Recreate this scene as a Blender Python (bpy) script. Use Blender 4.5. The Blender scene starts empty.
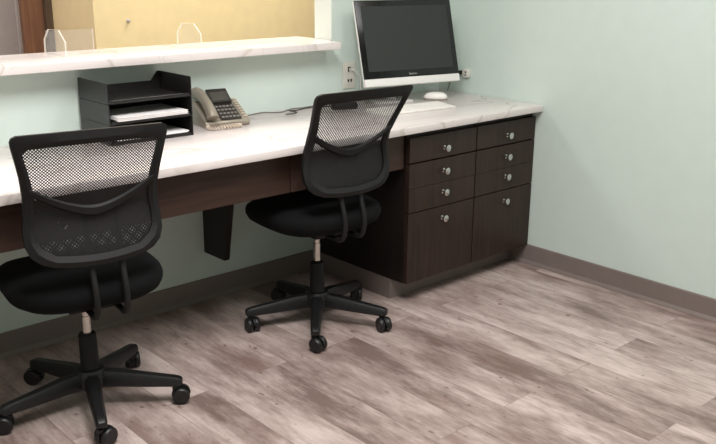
import bpy, bmesh, math, random
from mathutils import Vector, Matrix, Euler
random.seed(7)
C = bpy.context.scene.collection
PI = math.pi

# ------------------------------------------------------------------ materials
def new_mat(name):
    m = bpy.data.materials.new(name); m.use_nodes = True
    nt = m.node_tree
    b = nt.nodes['Principled BSDF']
    return m, nt, b

def srgb(r, g, b):
    f = lambda c: (c/255/12.92) if c/255 <= .04045 else ((c/255+.055)/1.055)**2.4
    return (f(r), f(g), f(b), 1)

def simple(name, rgb, rough=.5, metal=0, bump=0, bscale=200, var=.06, spec=.5, coat=0):
    m, nt, b = new_mat(name)
    n = nt.nodes
    tc = n.new('ShaderNodeTexCoord')
    no = n.new('ShaderNodeTexNoise'); no.inputs['Scale'].default_value = 14; no.inputs['Detail'].default_value = 4
    nt.links.new(tc.outputs['Object'], no.inputs['Vector'])
    cr = n.new('ShaderNodeValToRGB')
    c = srgb(*rgb)
    cr.color_ramp.elements[0].position = .3; cr.color_ramp.elements[1].position = .7
    cr.color_ramp.elements[0].color = tuple(x*(1-var) for x in c[:3])+(1,)
    cr.color_ramp.elements[1].color = tuple(min(1, x*(1+var)) for x in c[:3])+(1,)
    nt.links.new(no.outputs['Fac'], cr.inputs['Fac'])
    nt.links.new(cr.outputs['Color'], b.inputs['Base Color'])
    b.inputs['Roughness'].default_value = rough
    b.inputs['Metallic'].default_value = metal
    b.inputs['Specular IOR Level'].default_value = spec
    b.inputs['Coat Weight'].default_value = coat
    if bump:
        n2 = n.new('ShaderNodeTexNoise'); n2.inputs['Scale'].default_value = bscale; n2.inputs['Detail'].default_value = 3
        nt.links.new(tc.outputs['Object'], n2.inputs['Vector'])
        bp = n.new('ShaderNodeBump'); bp.inputs['Strength'].default_value = bump; bp.inputs['Distance'].default_value = .002
        nt.links.new(n2.outputs['Fac'], bp.inputs['Height'])
        nt.links.new(bp.outputs['Normal'], b.inputs['Normal'])
    return m

def marble_mat():
    m, nt, b = new_mat('white_marble'); n = nt.nodes; L = nt.links.new
    tc = n.new('ShaderNodeTexCoord')
    mp = n.new('ShaderNodeMapping'); mp.inputs['Rotation'].default_value = (0, 0, .5); mp.inputs['Scale'].default_value = (1, 1.9, 1)
    L(tc.outputs['Object'], mp.inputs['Vector'])
    def vein(scale, width, dist, w):
        t = n.new('ShaderNodeTexNoise'); t.noise_dimensions = '4D'; t.inputs['W'].default_value = w
        t.inputs['Scale'].default_value = scale; t.inputs['Detail'].default_value = 6; t.inputs['Roughness'].default_value = .5
        t.inputs['Distortion'].default_value = dist
        L(mp.outputs['Vector'], t.inputs['Vector'])
        s = n.new('ShaderNodeMath'); s.operation = 'SUBTRACT'; s.inputs[1].default_value = .5; L(t.outputs['Fac'], s.inputs[0])
        a = n.new('ShaderNodeMath'); a.operation = 'ABSOLUTE'; L(s.outputs[0], a.inputs[0])
        r = n.new('ShaderNodeMapRange'); r.inputs['From Min'].default_value = 0; r.inputs['From Max'].default_value = width
        r.inputs['To Min'].default_value = 1; r.inputs['To Max'].default_value = 0; L(a.outputs[0], r.inputs['Value'])
        return r.outputs['Result']
    v1 = vein(1.7, .022, .9, 1.3); v2 = vein(5.5, .012, .6, 4.2)
    mask = n.new('ShaderNodeTexNoise'); mask.inputs['Scale'].default_value = 2.2; L(tc.outputs['Object'], mask.inputs['Vector'])
    mr = n.new('ShaderNodeMapRange'); mr.inputs['From Min'].default_value = .42; mr.inputs['From Max'].default_value = .62; L(mask.outputs['Fac'], mr.inputs['Value'])
    mul = n.new('ShaderNodeMath'); mul.operation = 'MULTIPLY'; L(v2, mul.inputs[0]); L(mr.outputs['Result'], mul.inputs[1])
    m2 = n.new('ShaderNodeMath'); m2.operation = 'MULTIPLY'; m2.inputs[1].default_value = .3; L(mul.outputs[0], m2.inputs[0])
    m1 = n.new('ShaderNodeMath'); m1.operation = 'MULTIPLY'; m1.inputs[1].default_value = .5; L(v1, m1.inputs[0])
    mx = n.new('ShaderNodeMath'); mx.operation = 'MAXIMUM'; L(m1.outputs[0], mx.inputs[0]); L(m2.outputs[0], mx.inputs[1])
    mix = n.new('ShaderNodeMix'); mix.data_type = 'RGBA'
    mix.inputs['A'].default_value = srgb(229, 220, 217); mix.inputs['B'].default_value = srgb(176, 163, 150)
    L(mx.outputs[0], mix.inputs['Factor']); L(mix.outputs['Result'], b.inputs['Base Color'])
    b.inputs['Roughness'].default_value = .22
    return m

def floor_mat():
    m, nt, b = new_mat('vinyl_planks'); n = nt.nodes; L = nt.links.new
    tc = n.new('ShaderNodeTexCoord')
    sep = n.new('ShaderNodeSeparateXYZ'); L(tc.outputs['Object'], sep.inputs[0])
    # planks run along Y: brick rows step along X
    com = n.new('ShaderNodeCombineXYZ'); L(sep.outputs['Y'], com.inputs['X']); L(sep.outputs['X'], com.inputs['Y'])
    mp = n.new('ShaderNodeMapping'); mp.inputs['Location'].default_value = (.28, .06, 0); L(com.outputs[0], mp.inputs['Vector'])
    br = n.new('ShaderNodeTexBrick'); br.offset = .37; br.offset_frequency = 2
    br.inputs['Scale'].default_value = 1; br.inputs['Brick Width'].default_value = 1.15; br.inputs['Row Height'].default_value = .162
    br.inputs['Mortar Size'].default_value = .0012; br.inputs['Mortar Smooth'].default_value = .3
    br.inputs['Color1'].default_value = (0, 0, 0, 1); br.inputs['Color2'].default_value = (1, 1, 1, 1); br.inputs['Mortar'].default_value = (.5, .5, .5, 1)
    L(mp.outputs[0], br.inputs['Vector'])
    bw = n.new('ShaderNodeRGBToBW'); L(br.outputs['Color'], bw.inputs[0])
    # per-plank offset of the grain
    off = n.new('ShaderNodeMath'); off.operation = 'MULTIPLY'; off.inputs[1].default_value = 37; L(bw.outputs[0], off.inputs[0])
    def grain(sx, sy, detail, rough=.6, wadd=0.):
        c = n.new('ShaderNodeMapping'); c.inputs['Scale'].default_value = (sx, sy, 1); L(tc.outputs['Object'], c.inputs['Vector'])
        t = n.new('ShaderNodeTexNoise'); t.noise_dimensions = '4D'; t.inputs['Scale'].default_value = 1
        t.inputs['Detail'].default_value = detail; t.inputs['Roughness'].default_value = rough
        L(c.outputs[0], t.inputs['Vector'])
        ad = n.new('ShaderNodeMath'); ad.inputs[1].default_value = wadd; L(off.outputs[0], ad.inputs[0]); L(ad.outputs[0], t.inputs['W'])
        return t.outputs['Fac']
    g1 = grain(8, 2.3, 8, .68)          # broad cloudy streaks
    g2 = grain(75, 11, 5, .65, 3)         # fine grain
    g3 = grain(4.5, 2.2, 5, .6, 9)        # reddish-brown patches
    g4 = grain(40, 22, 2, .5, 5)        # knots / specks
    cr = n.new('ShaderNodeValToRGB'); e = cr.color_ramp.elements
    e[0].position = .36; e[0].color = srgb(120, 102, 95); e[1].position = .66; e[1].color = srgb(200, 183, 176)
    mid = e.new(.5); mid.color = srgb(163, 145, 138)
    # combine
    a = n.new('ShaderNodeMath'); a.operation = 'MULTIPLY_ADD'; a.inputs[1].default_value = .12; L(bw.outputs[0], a.inputs[0])
    s = n.new('ShaderNodeMath'); s.operation = 'MULTIPLY_ADD'; s.inputs[1].default_value = .30; s.inputs[2].default_value = -.21; L(g2, s.inputs[0])
    su = n.new('ShaderNodeMath'); su.operation = 'ADD'; L(g1, su.inputs[0]); L(s.outputs[0], su.inputs[1])
    L(su.outputs[0], a.inputs[2]); L(a.outputs[0], cr.inputs['Fac'])
    pr = n.new('ShaderNodeMapRange'); pr.inputs['From Min'].default_value = .52; pr.inputs['From Max'].default_value = .68; pr.inputs['To Max'].default_value = .6; L(g3, pr.inputs['Value'])
    mx = n.new('ShaderNodeMix'); mx.data_type = 'RGBA'; mx.inputs['B'].default_value = srgb(106, 78, 69)
    L(pr.outputs['Result'], mx.inputs['Factor']); L(cr.outputs['Color'], mx.inputs['A'])
    kr = n.new('ShaderNodeMapRange'); kr.inputs['From Min'].default_value = .66; kr.inputs['From Max'].default_value = .74; kr.inputs['To Max'].default_value = .75; L(g4, kr.inputs['Value'])
    mk = n.new('ShaderNodeMix'); mk.data_type = 'RGBA'; mk.inputs['B'].default_value = srgb(96, 74, 66)
    L(kr.outputs['Result'], mk.inputs['Factor']); L(mx.outputs['Result'], mk.inputs['A'])
    mo = n.new('ShaderNodeMix'); mo.data_type = 'RGBA'; mo.inputs['B'].default_value = srgb(112, 94, 87)
    mf = n.new('ShaderNodeMath'); mf.operation = 'MULTIPLY'; mf.inputs[1].default_value = .55; L(br.outputs['Fac'], mf.inputs[0])
    L(mf.outputs[0], mo.inputs['Factor']); L(mk.outputs['Result'], mo.inputs['A'])
    L(mo.outputs['Result'], b.inputs['Base Color'])
    b.inputs['Roughness'].default_value = .42
    bp = n.new('ShaderNodeBump'); bp.inputs['Strength'].default_value = .12; bp.inputs['Distance'].default_value = .002
    L(g2, bp.inputs['Height']); L(bp.outputs['Normal'], b.inputs['Normal'])
    return m

def espresso_mat(name, rgb, vertical=True, rough=.42):
    m, nt, b = new_mat(name); n = nt.nodes; L = nt.links.new
    tc = n.new('ShaderNodeTexCoord')
    mp = n.new('ShaderNodeMapping'); mp.inputs['Scale'].default_value = (60, 60, 4) if vertical else (4, 60, 60)
    L(tc.outputs['Object'], mp.inputs['Vector'])
    t = n.new('ShaderNodeTexNoise'); t.inputs['Scale'].default_value = 1; t.inputs['Detail'].default_value = 5; L(mp.outputs[0], t.inputs['Vector'])
    c = srgb(*rgb)
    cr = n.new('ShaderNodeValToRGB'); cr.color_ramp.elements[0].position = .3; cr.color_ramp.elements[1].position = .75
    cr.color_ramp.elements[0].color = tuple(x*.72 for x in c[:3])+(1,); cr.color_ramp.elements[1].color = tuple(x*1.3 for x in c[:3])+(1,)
    L(t.outputs['Fac'], cr.inputs['Fac']); L(cr.outputs['Color'], b.inputs['Base Color'])
    b.inputs['Roughness'].default_value = rough; b.inputs['Specular IOR Level'].default_value = .3
    return m

def mesh_mat(name, per, solid):
    """Open woven mesh: diagonal holes cut with a transparent shader (UV in metres)."""
    m, nt, b = new_mat(name); n = nt.nodes; L = nt.links.new
    b.inputs['Base Color'].default_value = srgb(22, 21, 22); b.inputs['Roughness'].default_value = .7
    uv = n.new('ShaderNodeUVMap'); uv.uv_map = 'UVMap'
    mp = n.new('ShaderNodeMapping'); mp.inputs['Rotation'].default_value = (0, 0, PI/4); L(uv.outputs[0], mp.inputs['Vector'])
    sep = n.new('ShaderNodeSeparateXYZ'); L(mp.outputs[0], sep.inputs[0])
    def s(o):
        a = n.new('ShaderNodeMath'); a.operation = 'MULTIPLY'; a.inputs[1].default_value = 2*PI/per; L(o, a.inputs[0])
        c = n.new('ShaderNodeMath'); c.operation = 'SINE'; L(a.outputs[0], c.inputs[0]); return c.outputs[0]
    mu = n.new('ShaderNodeMath'); mu.operation = 'MULTIPLY'; L(s(sep.outputs['X']), mu.inputs[0]); L(s(sep.outputs['Y']), mu.inputs[1])
    ab = n.new('ShaderNodeMath'); ab.operation = 'ABSOLUTE'; L(mu.outputs[0], ab.inputs[0])
    g = n.new('ShaderNodeMath'); g.operation = 'GREATER_THAN'; g.inputs[1].default_value = solid; L(ab.outputs[0], g.inputs[0])
    tr = n.new('ShaderNodeBsdfTransparent'); mx = n.new('ShaderNodeMixShader')
    L(g.outputs[0], mx.inputs['Fac']); L(b.outputs[0], mx.inputs[1]); L(tr.outputs[0], mx.inputs[2])
    L(mx.outputs[0], n['Material Output'].inputs['Surface'])
    return m

def acrylic_mat(name, tint, clear):
    m, nt, b = new_mat(name)
    n = nt.nodes; L = nt.links.new
    b.inputs['Base Color'].default_value = tint; b.inputs['Roughness'].default_value = .08
    tr = n.new('ShaderNodeBsdfTransparent'); mx = n.new('ShaderNodeMixShader'); mx.inputs[0].default_value = clear
    L(b.outputs[0], mx.inputs[1]); L(tr.outputs[0], mx.inputs[2]); L(mx.outputs[0], n['Material Output'].inputs['Surface'])
    return m

M = dict(
    wall=simple('mint_wall_paint', (204, 217, 209), .62, bump=.05, bscale=260, var=.015),
    jamb=simple('pale_jamb_paint', (228, 234, 224), .6, var=.015),
    yellow=simple('yellow_wall_paint', (236, 213, 166), .7, var=.03),
    lilac=simple('grey_lilac_paint', (176, 164, 160), .7, var=.03),
    casing=simple('pale_casing_paint', (196, 186, 182), .6, var=.02),
    brown=espresso_mat('brown_door_wood', (122, 86, 66)),
    darkbrown=espresso_mat('dark_door_edge', (92, 76, 62)),
    ceiling=simple('white_ceiling_tile', (228, 226, 218), .9, bump=.2, bscale=120, var=.03),
    base=simple('brown_vinyl_base', (124, 112, 107), .5, var=.04),
    floor=floor_mat(), marble=marble_mat(),
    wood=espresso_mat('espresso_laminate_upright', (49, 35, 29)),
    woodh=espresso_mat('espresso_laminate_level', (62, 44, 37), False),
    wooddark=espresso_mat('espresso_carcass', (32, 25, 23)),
    nickel=simple('brushed_nickel', (205, 203, 200), .22, 1, var=.03),
    chrome=simple('chrome', (200, 196, 190), .25, 1, var=.03),
    black=simple('black_plastic', (15, 14, 15), .45, bump=.05, bscale=500),
    blackmat=simple('black_textured_plastic', (15, 14, 14), .6, bump=.1, bscale=500, spec=.35),
    fabric=simple('black_seat_fabric', (13, 13, 14), .95, bump=.4, bscale=900, spec=.2),
    mesh=mesh_mat('black_back_mesh', .0125, .52),
    mesh2=mesh_mat('black_lumbar_mesh', .0165, .72),
    tray=simple('black_tray_plastic', (28, 26, 25), .35),
    paper=simple('white_paper', (240, 236, 234), .8, var=.02),
    phone=simple('champagne_phone_plastic', (158, 149, 135), .3, metal=.35),
    phonedark=simple('dark_phone_panel', (44, 41, 38), .3),
    lcd=simple('grey_lcd', (72, 72, 66), .15),
    key=simple('grey_phone_key', (128, 124, 118), .4),
    cream=simple('cream_phone_key', (190, 180, 160), .4),
    beige=simple('beige_coil_cord', (206, 190, 172), .5),
    greycable=simple('grey_cable', (110, 104, 98), .5),
    blackcable=simple('black_cable', (22, 21, 21), .5),
    darkcable=simple('dark_grey_cable', (62, 58, 54), .5),
    whitecable=simple('white_cable', (214, 212, 206), .5),
    plate=simple('white_outlet_plate', (214, 212, 202), .4, var=.02),
    socket=simple('dark_socket', (40, 38, 36), .5),
    bezel=simple('gloss_black_bezel', (14, 15, 14), .2, var=.02),
    screen=simple('dark_screen', (38, 40, 38), .28, var=.02),
    silver=simple('silver_white_plastic', (226, 224, 220), .35, var=.02),
    logo=simple('silver_logo', (190, 190, 188), .3, .6),
    whiteplastic=simple('white_plastic', (236, 232, 226), .35, var=.02),
    whitekey=simple('white_key', (232, 228, 222), .45, var=.02),
    mousegrey=simple('grey_mouse_base', (150, 144, 136), .5),
    acrylic=acrylic_mat('clear_acrylic', (.9, .9, .88, 1), .94), acrylicedge=acrylic_mat('painted_edge_glow', (1, .96, .85, 1), .68),  # edge colour is pale to paint in the acrylic's edge-lit glow
)

# ------------------------------------------------------------------ mesh helpers
def BM(): return bmesh.new()

def add_box(bm, lo, hi, bev=0, seg=2, mtx=None):
    t = bmesh.new()
    bmesh.ops.create_cube(t, size=1)
    for v in t.verts:
        v.co = Vector([lo[i]+(v.co[i]+.5)*(hi[i]-lo[i]) for i in range(3)])
    if bev:
        bmesh.ops.bevel(t, geom=list(t.edges), offset=bev, segments=seg, affect='EDGES', profile=.5)
    merge(bm, t, mtx)

def merge(bm, t, mtx=None):
    if mtx is not None: bmesh.ops.transform(t, matrix=mtx, verts=list(t.verts))
    me = bpy.data.meshes.new('tmp'); t.to_mesh(me); t.free()
    bm.from_mesh(me); bpy.data.meshes.remove(me)

def add_tube(bm, pts, r, n=10, closed=False):
    pts = [Vector(p) for p in pts]; k = len(pts)
    rr = r if isinstance(r, (list, tuple)) else [r]*k
    rings = []; prev = None
    for i, p in enumerate(pts):
        if closed: d = pts[(i+1) % k]-pts[i-1]
        else: d = pts[min(i+1, k-1)]-pts[max(i-1, 0)]
        d.normalize()
        if prev is None:
            a = Vector((0, 0, 1)) if abs(d.z) < .9 else Vector((1, 0, 0))
            u = d.cross(a).normalized()
        else:
            u = (prev-d*prev.dot(d)).normalized()
        prev = u; w = d.cross(u)
        rings.append([bm.verts.new(p+(u*math.cos(2*PI*j/n)+w*math.sin(2*PI*j/n))*rr[i]) for j in range(n)])
    for i in range(k if closed else k-1):
        a, b = rings[i], rings[(i+1) % k]
        for j in range(n): bm.faces.new((a[j], a[(j+1) % n], b[(j+1) % n], b[j]))
    if not closed:
        bm.faces.new(rings[0][::-1]); bm.faces.new(rings[-1])

def smooth_path(pts, sub=6, closed=False):
    P = [Vector(p) for p in pts]; out = []; k = len(P)
    for i in range(k if closed else k-1):
        if closed: p0, p1, p2, p3 = P[i-1], P[i], P[(i+1) % k], P[(i+2) % k]
        else: p0, p1, p2, p3 = P[max(i-1, 0)], P[i], P[i+1], P[min(i+2, k-1)]
        for j in range(sub):
            t = j/sub
            out.append(.5*((2*p1)+(p2-p0)*t+(2*p0-5*p1+4*p2-p3)*t*t+(3*p1-p0-3*p2+p3)*t**3))
    if not closed: out.append(P[-1])
    return out

def add_lathe(bm, prof, n=24, mtx=None):
    """prof: (radius, z) from bottom to top around Z."""
    t = bmesh.new(); rings = []
    for r, z in prof:
        rings.append([t.verts.new((max(r, 1e-5)*math.cos(2*PI*j/n), max(r, 1e-5)*math.sin(2*PI*j/n), z)) for j in range(n)])
    for a, b in zip(rings, rings[1:]):
        for j in range(n): t.faces.new((a[j], a[(j+1) % n], b[(j+1) % n], b[j]))
    t.faces.new(rings[0][::-1]); t.faces.new(rings[-1])
    merge(bm, t, mtx)

def add_prism(bm, poly, axis, a, b, bev=0, mtx=None):
    """poly: 2-D outline extruded along axis from a to b. axis x: (y,z); y: (x,z); z: (x,y)."""
    t = bmesh.new()
    def P(u, v, w): return {'x': (w, u, v), 'y': (u, w, v), 'z': (u, v, w)}[axis]
    A = [t.verts.new(P(u, v, a)) for u, v in poly]; B = [t.verts.new(P(u, v, b)) for u, v in poly]
    k = len(poly)
    t.faces.new(A); t.faces.new(B[::-1])
    for i in range(k): t.faces.new((A[i], B[i], B[(i+1) % k], A[(i+1) % k]))
    bmesh.ops.recalc_face_normals(t, faces=list(t.faces))
    if bev: bmesh.ops.bevel(t, geom=list(t.edges), offset=bev, segments=2, affect='EDGES', profile=.5)
    merge(bm, t, mtx)

def obj(name, bm, mat, parent=None, smooth=False, loc=None, rot=None, label=None):
    bmesh.ops.recalc_face_normals(bm, faces=list(bm.faces))
    me = bpy.data.meshes.new(name); bm.to_mesh(me); bm.free()
    me.materials.append(M[mat])
    if smooth:
        me.polygons.foreach_set('use_smooth', [True]*len(me.polygons))
        if smooth != 'all':
            try: me.set_sharp_from_angle(angle=math.radians(38))
            except Exception: pass
    o = bpy.data.objects.new(name, me); C.objects.link(o)
    if parent: o.parent = parent
    if loc: o.location = loc
    if rot: o.rotation_euler = rot
    if label: o['label'] = label
    return o

def tag(o, label, cat, group=None):
    o['label'] = label; o['category'] = cat
    if group: o['group'] = group
    return o

def thing(name, label, cat, loc=(0, 0, 0), rot=(0, 0, 0), group=None):
    o = bpy.data.objects.new(name, None); C.objects.link(o)
    o.empty_display_size = .05
    o.location = loc; o.rotation_euler = rot
    return tag(o, label, cat, group)

def struct(name, bm, mat, parent=None):
    o = obj(name, bm, mat, parent)
    if parent is None: o['kind'] = 'structure'
    return o

def box(lo, hi, bev=0, seg=2):
    bm = BM(); add_box(bm, lo, hi, bev, seg); return bm

# ------------------------------------------------------------------ setting
H = .762          # desk top
CT = .0306        # stone thickness
YF = -.642        # front of the stone
JX = -.705        # right jamb of the opening
LZ = 1.0416       # transaction ledge top
WT = .115         # back wall thickness
XL, YN, ZC = -4.6, -5.4, 2.62

struct('floor', box((XL-.1, YN-.1, -.05), (.12, WT, 0)), 'floor')
struct('ceiling', box((XL-.1, YN-.1, ZC), (.12, WT, ZC+.05)), 'ceiling')
bm = BM()
add_box(bm, (XL-.1, 0, 0), (JX, WT, LZ-CT-.001)); add_box(bm, (JX, 0, 0), (.12, WT, ZC)); add_box(bm, (XL-.1, 0, 2.2), (JX, WT, ZC))
add_box(bm, (XL-.1, 0, LZ-CT-.001), (-3.9, WT, 2.2))
struct('wall_back', bm, 'wall')
struct('wall_right', box((0, YN, 0), (.12, 0, ZC)), 'wall')
struct('wall_left', box((XL-.1, YN, 0), (XL, 0, ZC)), 'wall')
struct('wall_front', box((XL-.1, YN-.1, 0), (.12, YN, ZC)), 'wall')
# painted reveal of the opening
struct('trim_1', box((JX-.004, .001, LZ), (JX, WT-.001, 2.2)), 'jamb')
def skirting(name, pts_lo, pts_hi, axis):
    # vinyl cove base with a small toe
    t = BM()
    if axis == 'x':   # runs along x, on the back wall
        add_prism(t, [(0, 0), (0, .094), (-.004, .094), (-.006, .09), (-.006, .018), (-.014, .003), (-.014, 0)], 'x', pts_lo, pts_hi)
    else:
        add_prism(t, [(0, 0), (0, .094), (-.004, .094), (-.006, .09), (-.006, .018), (-.014, .003), (-.014, 0)], 'y', pts_lo, pts_hi)
    return struct(name, t, 'base')
skirting('baseboard_back', XL, -.823, 'x')
skirting('baseboard_right', YN, -.511, 'y')

# the lobby beyond the opening
struct('wall_lobby', box((-1.188, 1.3, 0), (2.2, 2.6, ZC)), 'yellow')
struct('wall_lobby_end', box((-4.6, 2.05, 0), (-1.21, 2.15, ZC)), 'lilac')
struct('wall_lobby_left', box((-4.7, WT, 0), (-4.6, 2.15, ZC)), 'lilac')
struct('wall_lobby_right', box((2.2, WT, 0), (2.3, 2.6, ZC)), 'yellow')
struct('ceiling_lobby', box((-4.7, WT, ZC), (2.3, 2.6, ZC+.05)), 'ceiling')
struct('floor_lobby', box((-4.7, WT, -.05), (2.3, 2.6, 0)), 'floor')
struct('trim_2', box((-1.295, 2.03, 0), (-1.24, 2.05, 2.15)), 'casing')
bm = BM(); add_box(bm, (-1.345, 1.83, 0), (-1.225, 1.87, 2.08), .003)
d = struct('door_1', bm, 'brown')
obj('door_edge', box((-1.224, 1.795, 0), (-1.19, 1.87, 2.1), .003), 'darkbrown', d)

# ------------------------------------------------------------------ desk run
XD = -4.2
t = thing('marble_countertop', 'long white marble desk top with grey veins running along the mint wall', 'countertop', (0, 0, H-CT))
bm = BM(); add_box(bm, (XD, YF, 0), (-.002, -.002, CT), .004, 2)
obj('slab', bm, 'marble', t, True)

t = thing('transaction_ledge', 'narrow white marble ledge on the half wall below the yellow opening', 'ledge', (0, 0, LZ-CT))
bm = BM()
add_prism(bm, [(-3.89, -.101), (-.738, -.101), (-.738, -.001), (JX-.005, -.001), (JX-.005, .24), (-3.89, .24)], 'z', 0, CT, .003)
obj('slab', bm, 'marble', t, True)

# apron with two pencil drawers
t = thing('desk_apron', 'dark brown wooden apron with pencil drawers hung under the marble desk top', 'desk apron', (0, 0, .58))
AT = H-CT-.001-.58
bm = BM(); add_box(bm, (XD, -.567, .0), (-.823, -.548, AT))
obj('rail', bm, 'woodh', t)
def knob_bm(x, y, z):
    # round stepped knob on a stem, axis along -Y
    b = BM()
    mt = Matrix.Translation((x, y, z)) @ Matrix.Rotation(PI/2, 4, 'X')
    add_lathe(b, [(.009, 0), (.009, .002), (.0045, .004), (.0045, .013), (.008, .015), (.0135, .018), (.0152, .022), (.0145, .026), (.009, .0285), (0, .029)], 20, mt)
    return b
for x0, x1 in ((-2.56, -1.945), (-1.396, -.827)):
    b = BM(); add_box(b, (x0, -.585, .002), (x1, -.5675, AT-.012), .0015)
    dr = obj('drawer', b, 'woodh', t)
    obj('knob', knob_bm((x0+x1)/2, -.585, .052), 'nickel', dr, True)
b = BM(); add_box(b, (-1.942, -.583, .002), (-1.399, -.5675, AT-.012), .0015); obj('filler_panel', b, 'woodh', t)
b = BM(); add_box(b, (XD, -.583, .002), (-2.563, -.5675, AT-.012), .0015); obj('filler_panel', b, 'woodh', t)

# tapered gusset bracket under the desk
bm = BM()
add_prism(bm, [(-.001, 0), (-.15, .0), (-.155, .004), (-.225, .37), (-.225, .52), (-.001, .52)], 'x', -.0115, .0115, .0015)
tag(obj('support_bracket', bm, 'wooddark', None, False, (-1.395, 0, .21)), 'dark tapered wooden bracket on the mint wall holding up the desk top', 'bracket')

# drawer cabinets
def cabinet(x0, x1, label):
    t = thing('drawer_cabinet', label, 'drawer cabinet', (x0, 0, 0), group='drawer cabinets under the desk')
    w = x1-x0; top = H-CT-.001
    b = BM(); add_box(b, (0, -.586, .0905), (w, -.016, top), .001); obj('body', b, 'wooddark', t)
    b = BM(); add_box(b, (.0, -.510, 0), (w, -.02, .0902)); obj('toe_kick', b, 'base', t)
    zs = [(.0925, .393), (.397, .4977), (.4985, .599), (.605, .706)]
    kz = [.345, .458, .549, .645]
    for (z0, z1), k in zip(zs, kz):
        b = BM(); add_box(b, (.002, -.608, z0), (w-.002, -.587, z1), .0015)
        f = obj('drawer', b, 'wood', t)
        obj('knob', knob_bm(w*.5, -.608, k), 'nickel', f, True)
    return t
cabinet(-.820, -.413, 'dark brown drawer cabinet with four round knobs beside the knee space')
cabinet(-.411, -.003, 'dark brown drawer cabinet with four round knobs against the right wall')

# ------------------------------------------------------------------ office chairs
BACK = [  # z, half width of the outer outline
    (.553, .085), (.559, .128), (.571, .160), (.591, .183), (.620, .195), (.660, .196), (.705, .190),
    (.760, .188), (.820, .195), (.870, .204), (.905, .211), (.922, .2125), (.932, .2085), (.938, .197)]
def prof_y(z, lean):
    # side profile of the back: lumbar forward, top leaning back
    u = (z-.53)/.41
    return -.228 + .028*math.exp(-((u-.42)/.25)**2) - lean*max(0, u-.4)**1.5*2.1
def back_pt(x, z, lean, off=0):
    return (x, prof_y(z, lean) + .55*x*x + off, z)
def outline(inset_side, inset_top, inset_bot):
    z0, z1 = BACK[0][0], BACK[-1][0]
    R = []
    for z, w in BACK:
        f = (z-z0)/(z1-z0)
        zz = z0+inset_bot+f*(z1-z0-inset_bot-inset_top)
        R.append((w-inset_side*(1 if f > .02 else .4), zz))
    right = [Vector((x, z)) for x, z in R]
    top = []
    xt = right[-1].x; zt = right[-1].y
    for i in range(1, 8):
        x = xt*(1-2*i/8); top.append(Vector((x, zt+.004*(1-(x/xt)**2))))
    left = [Vector((-x, z)) for x, z in reversed(R)]
    bot = []
    xb = left[-1].x; zb = left[-1].y
    for i in range(1, 5):
        x = xb+(-2*xb)*i/5; bot.append(Vector((x, zb-.004*(1-(x/xb)**2))))
    return right+top+left+bot

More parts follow.
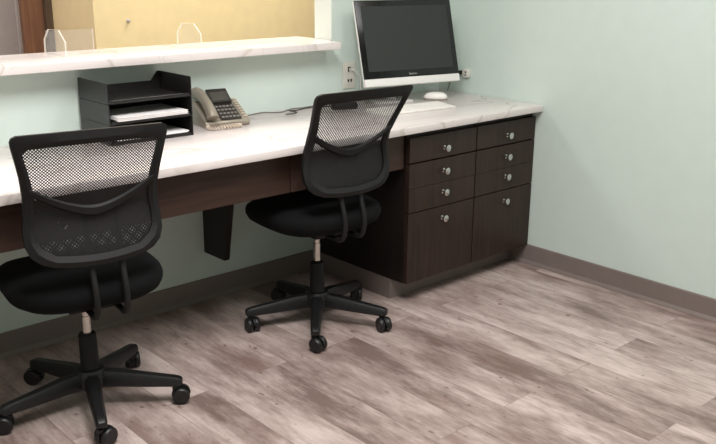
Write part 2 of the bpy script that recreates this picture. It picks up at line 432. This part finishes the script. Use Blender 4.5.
def office_chair(label, loc, yaw, star, lean, roll_casters, dz, sup):
    t = thing('office_chair', label, 'office chair', (loc[0], loc[1], 0), (0, 0, yaw), 'black mesh back office chairs')
    # seat cushion: rounded square
    b = BM(); n = 44; rings = []
    for sc, z in [(.0, .372), (.72, .373), (.86, .380), (.955, .396), (.995, .416), (1, .432), (.98, .446), (.92, .456), (.75, .4615), (.45, .4625), (0, .462)]:
        ring = []
        for j in range(n):
            a = 2*PI*j/n; ca, sa = math.cos(a), math.sin(a); e = 2/3.0
            x = .236*sc*math.copysign(abs(ca)**e, ca); y = .232*sc*math.copysign(abs(sa)**e, sa)
            zz = z + .018 - (.022*max(0, y/.232)**3 if y > 0 else 0)
            ring.append(b.verts.new((x if sc else 1e-4*ca, (y if sc else 1e-4*sa)+.022, zz)))
        rings.append(ring)
    for r0, r1 in zip(rings, rings[1:]):
        for j in range(n): b.faces.new((r0[j], r0[(j+1) % n], r1[(j+1) % n], r1[j]))
    bmesh.ops.remove_doubles(b, verts=list(b.verts), dist=.0005)
    obj('seat', b, 'fabric', t, 'all')
    # tilt mechanism under the seat
    b = BM(); add_box(b, (-.07, -.09, .355), (.07, .11, .3905), .008)
    me = obj('tilt_mechanism', b, 'blackmat', t, True)
    b = BM(); add_tube(b, [(.07, .04, .372), (.16, .05, .374), (.20, .055, .375)], [.006, .006, .009]); obj('lever', b, 'black', me, True)
    # gas lift
    b = BM(); add_lathe(b, [(.0145, .24), (.0145, .31), (.0125, .3105), (.0125, .356)], 20); obj('gas_cylinder', b, 'chrome', t, True)
    b = BM(); add_lathe(b, [(.034, .075), (.034, .092), (.030, .10), (.0285, .18), (.027, .248), (.024, .252), (.0147, .252)], 24); obj('column_shroud', b, 'blackmat', t, True)
    # star base
    b = BM(); add_lathe(b, [(.036, .066), (.048, .072), (.050, .118), (.042, .132), (.03, .134)], 24); obj('hub', b, 'black', t, True)
    for k in range(5):
        a = star+k*2*PI/5-yaw
        mt = Matrix.Rotation(a, 4, 'Z')
        b = BM(); rr = []
        for r, zc, hh, ww in [(.030, .098, .030, .024), (.09, .096, .0285, .0225), (.18, .086, .023, .0195), (.262, .0785, .0175, .0175), (.280, .0765, .015, .0165), (.287, .0755, .010, .0125)]:
            ring = []
            for (u, v) in [(-1, -1), (1, -1), (1, .35), (.62, 1), (-.62, 1), (-1, .35)]:
                ring.append(b.verts.new(mt @ Vector((r, u*ww, zc+v*hh*.85))))
            rr.append(ring)
        for r0, r1 in zip(rr, rr[1:]):
            for j in range(6): b.faces.new((r0[j], r0[(j+1) % 6], r1[(j+1) % 6], r1[j]))
        b.faces.new(rr[0][::-1]); b.faces.new(rr[-1])
        leg = obj('leg', b, 'black', t, True)
        # caster: stem, hood and two wheels
        b = BM()
        ra = roll_casters[k]
        cm = Matrix.Translation(mt @ Vector((.268, 0, 0))) @ Matrix.Rotation(ra-yaw, 4, 'Z') @ Matrix.Diagonal((1.12, 1.12, 1.12, 1))
        add_lathe(b, [(.0065, .045), (.0065, .066)], 12, cm)
        for sx in (-1, 1):
            wm = cm @ Matrix.Translation((.012, sx*.0125, .0255)) @ Matrix.Rotation(PI/2, 4, 'X')
            add_lathe(b, [(.010, -.0095), (.021, -.0095), (.0245, -.006), (.0255, 0), (.0245, .006), (.021, .0095), (.010, .0095)], 22, wm)
        hood = [(.012+.0275*math.cos(q), .0255+.0275*math.sin(q)) for q in [math.radians(d) for d in range(10, 200, 15)]]
        add_prism(b, hood, 'y', -.003, .003, 0, cm)
        add_box(b, (-.012, -.009, .040), (.012, .009, .052), .003, 2, cm)
        obj('caster', b, 'black', leg, True)
    # back frame
    b = BM(); N = None
    OO = outline(0, 0, 0); MM = outline(.017, .022, .016); II = outline(.029, .038, .032)
    N = len(OO); rings = []
    for o_, m_, i_ in zip(OO, MM, II):
        rings.append([b.verts.new(back_pt(o_.x, o_.y, lean, .007)), b.verts.new(back_pt(o_.x, o_.y, lean, -.006)),
                      b.verts.new(back_pt(m_.x, m_.y, lean, -.013)), b.verts.new(back_pt(i_.x, i_.y, lean, -.006)),
                      b.verts.new(back_pt(i_.x, i_.y, lean, .007)), b.verts.new(back_pt(m_.x, m_.y, lean, .012))])
    for i in range(N):
        r0, r1 = rings[i], rings[(i+1) % N]
        for j in range(6): b.faces.new((r0[j], r0[(j+1) % 6], r1[(j+1) % 6], r1[j]))
    obj('back_frame', b, 'blackmat', t, True)
    # mesh panels
    def panel(name, mat, zlo, zhi, off, wid=None):
        b = BM(); uvl = b.loops.layers.uv.new('UVMap')
        Rr = sorted([(v.y, v.x) for v in outline(.024, .033, .028)[:len(BACK)]])
        def hw(z):
            for (z0, x0), (z1, x1) in zip(Rr, Rr[1:]):
                if z0 <= z <= z1: return x0+(x1-x0)*(z-z0)/(z1-z0)
            return Rr[0][1] if z < Rr[0][0] else Rr[-1][1]
        zlo = max(zlo, Rr[0][0]); zhi = min(zhi, Rr[-1][0]+.003)
        nz, nx = 36, 20; g = []
        for i in range(nz+1):
            z = zlo+(zhi-zlo)*i/nz; w = hw(z)
            g.append([b.verts.new(back_pt(w*(2*j/nx-1), z, lean, off)) for j in range(nx+1)])
        for i in range(nz):
            for j in range(nx):
                f = b.faces.new((g[i][j], g[i][j+1], g[i+1][j+1], g[i+1][j]))
                for l in f.loops: l[uvl].uv = (l.vert.co.x, l.vert.co.z)
        obj(name, b, mat, t, 'all')
    panel('back_mesh', 'mesh', .5, 1, 0)
    panel('lumbar_mesh', 'mesh2', .57, .715, .010)
    # lumbar bar: band sagging between the sides
    b = BM(); ns = 28; rr = []
    for i in range(ns+1):
        s = 2*i/ns-1; x = .178*s
        zc = .703+.080*abs(s)**1.6; hh = .017-.006*abs(s)
        rr.append([b.verts.new(back_pt(x, zc+dz*hh, lean, o)) for dz, o in ((-1, -.006), (-.6, -.014), (.6, -.014), (1, -.006), (.8, -.001), (-.8, -.001))])
    for r0, r1 in zip(rr, rr[1:]):
        for j in range(6): b.faces.new((r0[j], r0[(j+1) % 6], r1[(j+1) % 6], r1[j]))
    b.faces.new(rr[0][::-1]); b.faces.new(rr[-1])
    obj('lumbar_bar', b, 'blackmat', t, True)
    # two J shaped back supports
    for sx in (-.044+sup, .044+sup):
        b = BM()
        pts = [(sx*.9, -.04, .381), (sx, -.15, .379), (sx, -.205, .382), (sx, -.230, .41), (sx, -.231, .47), (sx, prof_y(.555, lean)+.021, .555),
               (sx, prof_y(.63, lean)+.019, .63), (sx, prof_y(.695, lean)+.018, .695)]
        add_tube(b, smooth_path(pts, 5), .0095, 10)
        obj('back_support', b, 'blackmat', t, True)
    for o in t.children:      # gas lift height
        if o.name.split('.')[0] in ('seat', 'tilt_mechanism', 'back_frame', 'back_mesh', 'lumbar_mesh', 'lumbar_bar', 'back_support', 'gas_cylinder'):
            o.location.z = dz
    return t

office_chair('black mesh back office chair nearest the camera, pulled up below the black letter trays',
             (-2.178, -.54), math.radians(-9), math.radians(178), .035, [2.6, .3, -.6, 1.2, 2.2], 0, .02)
office_chair('black mesh back office chair in front of the monitor beside the drawer cabinets',
             (-1.205, -.495), math.radians(-3), math.radians(157), .10, [-1.8, -1.4, -1.9, .8, 2.0], .020, 0)

# ------------------------------------------------------------------ letter trays and papers
TX, TY, TW, TD = -1.738, -.13, .326, .222
def letter_tray(z, label):
    t = thing('letter_tray', label, 'letter tray', (TX, TY, z), group='stacked black letter trays')
    b = BM(); add_box(b, (-TW/2+.004, -TD/2, .0), (TW/2-.004, TD/2-.004, .004), .001); add_box(b, (-TW/2+.01, -TD/2, .004), (TW/2-.01, -TD/2+.003, .012), .001)
    obj('tray_floor', b, 'tray', t)
    hh = .0705
    for s in (-1, 1):
        b = BM(); x = s*(TW/2-.002)
        add_prism(b, [(-TD/2, 0), (TD/2, 0), (TD/2, hh), (-TD/2+.004, hh), (-TD/2, hh-.004)], 'x', x-.002, x+.002, .0008)
        obj('side_panel', b, 'tray', t)
    b = BM()
    add_prism(b, [(-TW/2+.004, .0), (TW/2-.004, .0), (TW/2-.004, hh), (TW/2-.012, hh), (TW/2-.04, hh-.034), (-TW/2+.04, hh-.034), (-TW/2+.012, hh), (-TW/2+.004, hh)], 'y', TD/2-.004, TD/2, .0006)
    obj('back_panel', b, 'tray', t)
    return t
letter_tray(H, 'black letter tray at the bottom of the stack of three on the desk')
letter_tray(H+.0715, 'black letter tray in the middle of the stack, holding white papers')
letter_tray(H+.143, 'empty black letter tray on top of the stack of three')
def papers(x0, x1, y0, y1, z, h, n, label):
    b = BM(); zz = z; sheets = []
    for k in range(n):
        dx, dy, a = random.uniform(-.004, .004), random.uniform(-.005, .003), random.uniform(-.012, .012)
        mt = Matrix.Translation(((x0+x1)/2+dx, (y0+y1)/2+dy, 0)) @ Matrix.Rotation(a, 4, 'Z')
        add_box(b, (-(x1-x0)/2, -(y1-y0)/2, zz), ((x1-x0)/2, (y1-y0)/2, zz+h/n*.9), 0, 1, mt)
        zz += h/n
    tag(obj('paper_stack', b, 'paper'), label, 'papers', 'papers in the letter trays')
papers(-1.873, -1.60, -.252, -.06, H+.0715+.0125, .013, 7, 'thick stack of white papers poking out of the middle letter tray')
papers(-1.87, -1.595, -.237, -.05, H+.0125, .008, 4, 'thin stack of white papers in the bottom letter tray')

# ------------------------------------------------------------------ desk phone
PH = thing('desk_phone', 'champagne grey desk telephone with dark keypad next to the letter trays', 'telephone', (-1.415, -.182, H), (0, 0, -.168))
PIT = .46
PM = Matrix.Translation((0, 0, .026)) @ Matrix.Rotation(PIT, 4, 'X')       # sloping front face, x across, y up the slope
b = BM()
L_ = .168
def side(x): return [(.006, .0), (-.008, .014), (-.004, .024), (L_*math.cos(PIT)*.86, .024+L_*math.sin(PIT)*.86), (L_*math.cos(PIT)*.93, .02+L_*math.sin(PIT)*.82), (L_*math.cos(PIT)*.88, .0)]
add_prism(b, side(0), 'x', -.066, .120, .003)
obj('body', b, 'phone', PH, True)
b = BM(); add_box(b, (0, .0, .001), (.086, .105, .006), .0015, 2, PM); obj('keypad_plate', b, 'phonedark', PH, True)
disp = BM()
DM = PM @ Matrix.Translation((0, .104, .002)) @ Matrix.Rotation(math.radians(10), 4, 'X')
add_box(disp, (0, 0, 0), (.086, .074, .012), .002, 2, DM)
dsp = obj('display_panel', disp, 'phonedark', PH, True)
b = BM(); add_box(b, (.008, .008, .0115), (.078, .056, .0128), .0004, 1, DM); obj('screen', b, 'lcd', dsp)
for i in range(4):
    for j in range(5):
        b = BM(); x = .007+j*.0155; y = .008+i*.023
        add_box(b, (x, y, .0055), (x+.0105, y+.010, .0085), .001, 1, PM); obj('key', b, 'key', PH)
for i in range(8):
    b = BM(); y = .012+i*.0165
    add_box(b, (.098, y, .0005), (.116, y+.009, .0035), .001, 1, PM); obj('side_key', b, 'cream', PH)
# handset in its cradle on the left
hs = BM()
pts = smooth_path([(-.040, -.006, .020), (-.040, .020, .034), (-.040, .075, .040), (-.040, .130, .036), (-.040, .165, .018)], 5)
rad = [.019+.006*abs(2*i/(len(pts)-1)-1)**2 for i in range(len(pts))]
pts = [PM @ p for p in pts]
add_tube(hs, pts, rad, 14)
obj('handset', hs, 'phone', PH, True)
# coiled cord lying in front of the phone
cd = BM(); base = smooth_path([(-.062, -.016, .012), (-.066, -.036, .009), (-.035, -.050, .0085), (.01, -.050, .0085), (.05, -.042, .0085), (.066, -.030, .0085), (.055, -.020, .009), (.02, -.028, .0095), (-.02, -.034, .009)], 26)
coil = []
for i, p in enumerate(base):
    d = (base[min(i+1, len(base)-1)]-base[max(i-1, 0)]).normalized(); sdir = Vector((-d.y, d.x, 0))
    a = i*2*PI/7
    coil.append(p+sdir*math.cos(a)*.0052+Vector((0, 0, 1))*math.sin(a)*.0052)
add_tube(cd, coil, .0021, 6)
obj('coiled_cord', cd, 'beige', PH, True)

# phone line and cables on the desk
def cable(name, pts, r, mat, label, sub=6):
    b = BM(); add_tube(b, smooth_path(pts, sub), r, 8)
    return tag(obj(name, b, mat, None, True), label, 'cable')
zc = H+.0028
cable('phone_cable', [(-1.245, -.075, zc+.004), (-1.16, -.03, zc), (-1.10, -.02, zc), (-1.07, -.045, zc), (-1.03, -.06, zc), (-.985, -.035, zc), (-.94, -.02, zc), (-.90, -.03, zc), (-.86, -.025, zc), (-.80, -.03, zc), (-.72, -.02, zc)],
      .0026, 'greycable', 'grey phone cable wandering along the back edge of the marble desk')
cable('power_cable', [(-1.055, -.115, zc), (-1.02, -.12, zc), (-.99, -.105, zc), (-1.01, -.08, zc+.006), (-.96, -.065, zc), (-.90, -.045, zc), (-.86, -.048, zc+.002), (-.835, -.045, zc+.02), (-.815, -.04, zc+.022), (-.80, -.05, zc), (-.835, -.075, zc), (-.835, -.105, zc+.008), (-.818, -.130, zc+.012)],
      .0024, 'darkcable', 'dark grey power cable looping on the desk behind the far office chair')
t = thing('power_adapter', 'black power adapter lying on the desk behind the far office chair', 'power adapter', (-.765, -.15, H), (0, 0, -.35))
b = BM(); add_box(b, (-.055, -.025, 0), (.055, .025, .03), .005, 3); obj('brick', b, 'black', t, True)
b = BM(); add_tube(b, smooth_path([(.055, 0, .014), (.068, .01, .008), (.070, .04, .0035), (.05, .07, .0035), (.02, .085, .0035)], 6), .0025, 8); obj('cord', b, 'blackcable', t, True)

# ------------------------------------------------------------------ outlets
OX, OZ = -.606, .880
t = thing('wall_outlet', 'white wall outlet plate with plugs on the mint wall left of the monitor', 'wall outlet', (OX, 0, OZ))
b = BM(); add_box(b, (-.037, -.006, -.060), (.037, -.0005, .060), .002, 2); obj('cover_plate', b, 'plate', t, True)
for s in (-1, 1):
    b = BM(); add_box(b, (-.0165, -.008, s*.028-.0145), (.0165, -.0055, s*.028+.0145), .003, 2); r_ = obj('receptacle', b, 'plate', t, True)
    if s < 0:
        b = BM()
        for dx in (-.0085, .0085): add_box(b, (dx-.005, -.0085, -.036+.006), (dx+.005, -.0078, -.036+.019))
        obj('slots', b, 'socket', r_)
b = BM(); add_box(b, (-.012, -.0095, .017), (-.006, -.0075, .036)); add_box(b, (-.012, -.0095, .032), (.004, -.0075, .038)); add_box(b, (-.012, -.0095, .017), (-.002, -.0075, .021)); obj('jack_rim', b, 'socket', t)
cable('charger_cable', [(OX+.006, -.0085, OZ+.022), (OX+.012, -.022, OZ+.024), (OX+.03, -.028, OZ+.010), (OX+.045, -.028, OZ-.008), (OX+.05, -.026, OZ-.04), (OX+.052, -.026, OZ-.09), (OX+.05, -.028, H+.006), (OX+.02, -.03, H+.003)],
      .0028, 'whitecable', 'thin white cable hanging from the wall outlet beside the monitor')

t = thing('network_jack', 'small white jack box with a dark plug on the right wall beside the monitor', 'wall jack', (0, -.176, .860))
b = BM(); add_box(b, (-.020, -.028, -.019), (-.0005, .010, .020), .003, 2); jb = obj('jack_box', b, 'plate', t, True)
b = BM(); add_box(b, (-.0208, -.016, .002), (-.0198, -.007, .010)); add_box(b, (-.0208, -.016, -.010), (-.0198, -.005, -.005)); obj('port', b, 'socket', jb)
b = BM(); add_box(b, (-.019, .0105, -.008), (-.004, .036, .010), .002, 2); obj('plug', b, 'socket', t, True)
b = BM(); add_tube(b, smooth_path([(-.014, .036, .0), (-.016, .06, -.002), (-.018, .075, -.02), (-.018, .09, -.06), (-.02, .10, -.096)], 5), .0026, 8); obj('cord', b, 'greycable', t, True)

# ------------------------------------------------------------------ all-in-one computer
BLx, BLy, BZ = -.670, -.18, .847
yaw = math.atan2(-.10, .501); lean = math.atan2(.105, .3625)
W_, Hh = .511, .3775
MO = thing('computer_monitor', 'large black screen computer monitor with a silver chin on the desk corner', 'computer monitor', (0, 0, 0))
MO.location = (BLx, BLy, H); MO.rotation_euler = (0, 0, yaw)
SM = Matrix.Translation((0, 0, BZ-H)) @ Matrix.Rotation(-lean, 4, 'X')   # x right, z up the panel, -y towards the viewer
b = BM(); add_box(b, (0, .0005, .0), (W_, .013, Hh), .004, 3, SM); add_box(b, (.06, .0135, .05), (W_-.06, .036, Hh-.05), .008, 3, SM); obj('back_shell', b, 'silver', MO, True)
b = BM(); add_box(b, (0, -.008, .0), (W_, .0, .034), .003, 3, SM); obj('chin', b, 'silver', MO, True)
b = BM(); add_box(b, (0, -.007, .0345), (W_, .0, Hh), .002, 2, SM); bz = obj('bezel', b, 'bezel', MO, True)
b = BM(); add_box(b, (.027, -.0078, .066), (W_-.027, -.0072, Hh-.027), 0, 1, SM); obj('screen', b, 'screen', MO)
cu = bpy.data.curves.new('logo_text', 'FONT'); cu.body = 'lenovo'; cu.size = .015; cu.align_x = 'CENTER'; cu.extrude = .0002
to = bpy.data.objects.new('logo_tmp', cu); C.objects.link(to)
bpy.context.view_layer.update()
me = bpy.data.meshes.new_from_object(to.evaluated_get(bpy.context.evaluated_depsgraph_get()))
bpy.data.objects.remove(to, do_unlink=True); bpy.data.curves.remove(cu)
me.name = 'logo'; me.materials.append(M['logo'])
lg = bpy.data.objects.new('logo', me); C.objects.link(lg); lg.parent = bz
lg.matrix_local = SM @ Matrix.Translation((W_/2, -.0073, .0435)) @ Matrix.Rotation(PI/2, 4, 'X')
# stand: neck on the back and a foot plate
b = BM()
add_tube(b, smooth_path([(W_/2-.055, .10, .004), (W_/2-.055, .092, .06), (W_/2-.055, .095, .13), (W_/2-.055, .11, .19)], 5), [.022]*16, 14)
obj('stand_neck', b, 'silver', MO, True)
b = BM(); add_prism(b, [(W_/2-.15, .03), (W_/2+.02, .03), (W_/2+.035, .05), (W_/2+.03, .12), (W_/2-.16, .12), (W_/2-.165, .05)], 'z', 0, .007, .002); obj('stand_foot', b, 'silver', MO, True)

# keyboard and mouse
kA = Vector((-.435, -.262)); kB = Vector((-.370, -.461))
KY = thing('computer_keyboard', 'slim white keyboard on the marble desk in front of the monitor', 'keyboard', (-.557, -.357, H), (0, 0, math.radians(-6)))
b = BM(); add_prism(b, [(-.062, 0), (.062, .0), (.062, .014), (-.062, .007)], 'x', -.20, .20, .002); obj('case', b, 'whiteplastic', KY, True)
slope = (.014-.007)/.124
for r in range(5):
    n = 14; y0 = -.054+r*.0218
    xs = []; x = -.192
    while x < .19:
        w = .0265
        if r == 0 and len(xs) == 3: w = .15
        xs.append((x, min(x+w, .192))); x += w+.0012
    for x0, x1 in xs:
        if x1-x0 < .012: continue
        b = BM(); zz = .007+(y0+.062)*slope
        add_box(b, (x0, y0, zz-.001), (x1, y0+.019, zz+.0022), .0006, 1); obj('key', b, 'whitekey', KY)
MS = thing('computer_mouse', 'white computer mouse on the desk behind the keyboard', 'mouse', (-.281, -.238, H), (0, 0, math.radians(42)))
def mouse_shell(z0, z1, sc, k):
    b = BM(); n = 28; rr = []
    for i in range(9):
        u = i/8; ang = u*PI/2; rs = math.cos(ang)**.6 if u < 1 else 0; z = z0+(z1-z0)*math.sin(ang)
        rr.append([b.verts.new((.031*sc*rs*math.cos(2*PI*j/n)*(1-.12*math.sin(2*PI*j/n)) if rs else 1e-4*math.cos(2*PI*j/n),
                                .056*sc*(rs if rs else .001)*math.sin(2*PI*j/n)-.004*u, z)) for j in range(n)])
    for r0, r1 in zip(rr, rr[1:]):
        for j in range(n): b.faces.new((r0[j], r0[(j+1) % n], r1[(j+1) % n], r1[j]))
    b.faces.new(rr[0][::-1]); b.faces.new(rr[-1]); return b
b = BM(); add_lathe(b, [(.5, 0), (.52, .004), (.55, .010)], 28, Matrix.Diagonal((.056, .104, 1, 1))); obj('mouse_base', b, 'mousegrey', MS, True)
obj('shell', mouse_shell(.010, .038, 1, 0), 'whiteplastic', MS, 'all')
b = BM(); add_lathe(b, [(.003, -.004), (.008, -.004), (.008, .004), (.003, .004)], 16, Matrix.Translation((0, .028, .031)) @ Matrix.Rotation(PI/2, 4, 'Y')); obj('scroll_wheel', b, 'mousegrey', MS, True)

# ------------------------------------------------------------------ clear acrylic holders on the ledge
def holder(x, label, panel):
    t = thing('acrylic_holder', label, 'acrylic stand', (x, .13, LZ), group='clear acrylic stands on the ledge')
    poly = [(-.09, 0), (-.092, .052), (-.045, .090), (.045, .088), (.085, .050), (.088, 0)]
    b = BM(); add_prism(b, poly[::-1], 'x', -.0028, .0028)
    pl = obj('end_plate', b, 'acrylic', t)
    b = BM()
    for (y0, z0), (y1, z1) in zip(poly, poly[1:]):      # pale strips painting the light that glows along the acrylic rim
        d = Vector((0, y1-y0, z1-z0)); l = d.length; a = math.atan2(d.z, d.y)
        add_box(b, (-.003, 0, -.0008), (.003, l, .0008), 0, 1, Matrix.Translation((0, y0, z0)) @ Matrix.Rotation(a, 4, 'X'))
    obj('edge_glow_strip', b, 'acrylicedge', pl)
    if panel:
        b = BM(); add_box(b, (.0035, .079, .0), (.187, .084, .080)); cp = obj('cross_panel', b, 'acrylic', t)
        b = BM(); add_box(b, (.1872, .0785, .0), (.1888, .0845, .080)); obj('edge_glow_strip', b, 'acrylicedge', cp)  # pale strip with the edge glow painted in
    return t
holder(-1.908, 'clear acrylic stand with cut corners on the ledge, in front of the brown door', True)
holder(-1.350, 'clear acrylic stand with cut corners on the ledge, before the yellow wall', False)
b = BM(); add_lathe(b, [(.010, 0), (.010, .003), (.004, .004), (.004, .010), (.008, .013), (.007, .018), (0, .020)], 18, Matrix.Rotation(PI/2, 4, 'X'))
tag(obj('wall_hook', b, 'casing', None, True, (-1.0, 1.2995, 1.066)), 'tiny white knob on the yellow wall beyond the ledge', 'wall knob')

# ------------------------------------------------------------------ lights
def area(name, loc, sx, sy, power, col=(1, .98, .98), rot=(0, 0, 0)):
    l = bpy.data.lights.new(name, 'AREA'); l.shape = 'RECTANGLE'; l.size = sx; l.size_y = sy; l.energy = power; l.color = col
    o = bpy.data.objects.new(name, l); C.objects.link(o); o.location = loc; o.rotation_euler = rot
    return o
area('ceiling_lamp', (-2.2, -1.75, ZC-.01), .6, 1.2, 60)
area('ceiling_lamp', (-.8, -2.0, ZC-.01), .6, 1.2, 16)
area('ceiling_lamp', (-3.6, -2.2, ZC-.01), .6, 1.2, 6)
area('ceiling_lamp', (-.35, .72, ZC-.01), 1.2, .6, 34, (1, .97, .93))
area('ceiling_lamp', (-2.4, 1.2, ZC-.01), 1.2, .6, 24, (1, .97, .94))
w = bpy.data.worlds.new('World'); bpy.context.scene.world = w; w.use_nodes = True
w.node_tree.nodes['Background'].inputs['Color'].default_value = (.9, .95, 1, 1); w.node_tree.nodes['Background'].inputs['Strength'].default_value = .0

# ------------------------------------------------------------------ camera
cam = bpy.data.cameras.new('camera'); co = bpy.data.objects.new('camera', cam); C.objects.link(co)
cam.sensor_fit = 'HORIZONTAL'; cam.sensor_width = 36; cam.lens = 869.71/716*36
cam.shift_x = (358-362.007)/716; cam.shift_y = (229.111-222)/716
r_ = Vector((0.7398998, -0.67266877, 0.00806301)); u_ = Vector((0.19332307, 0.22409468, 0.95520038)); f_ = Vector((0.64434034, 0.70519381, -0.29585))
mw = Matrix((r_, u_, -f_)).transposed().to_4x4(); mw.translation = (-3.23867, -2.98003, 1.37997)
co.matrix_world = mw; cam.clip_start = .05
sc = bpy.context.scene
sc.camera = co
sc.view_settings.view_transform = 'Standard'; sc.view_settings.look = 'None'
sc.view_settings.exposure = .27; sc.view_settings.gamma = 1; sc.view_settings.use_curve_mapping = False
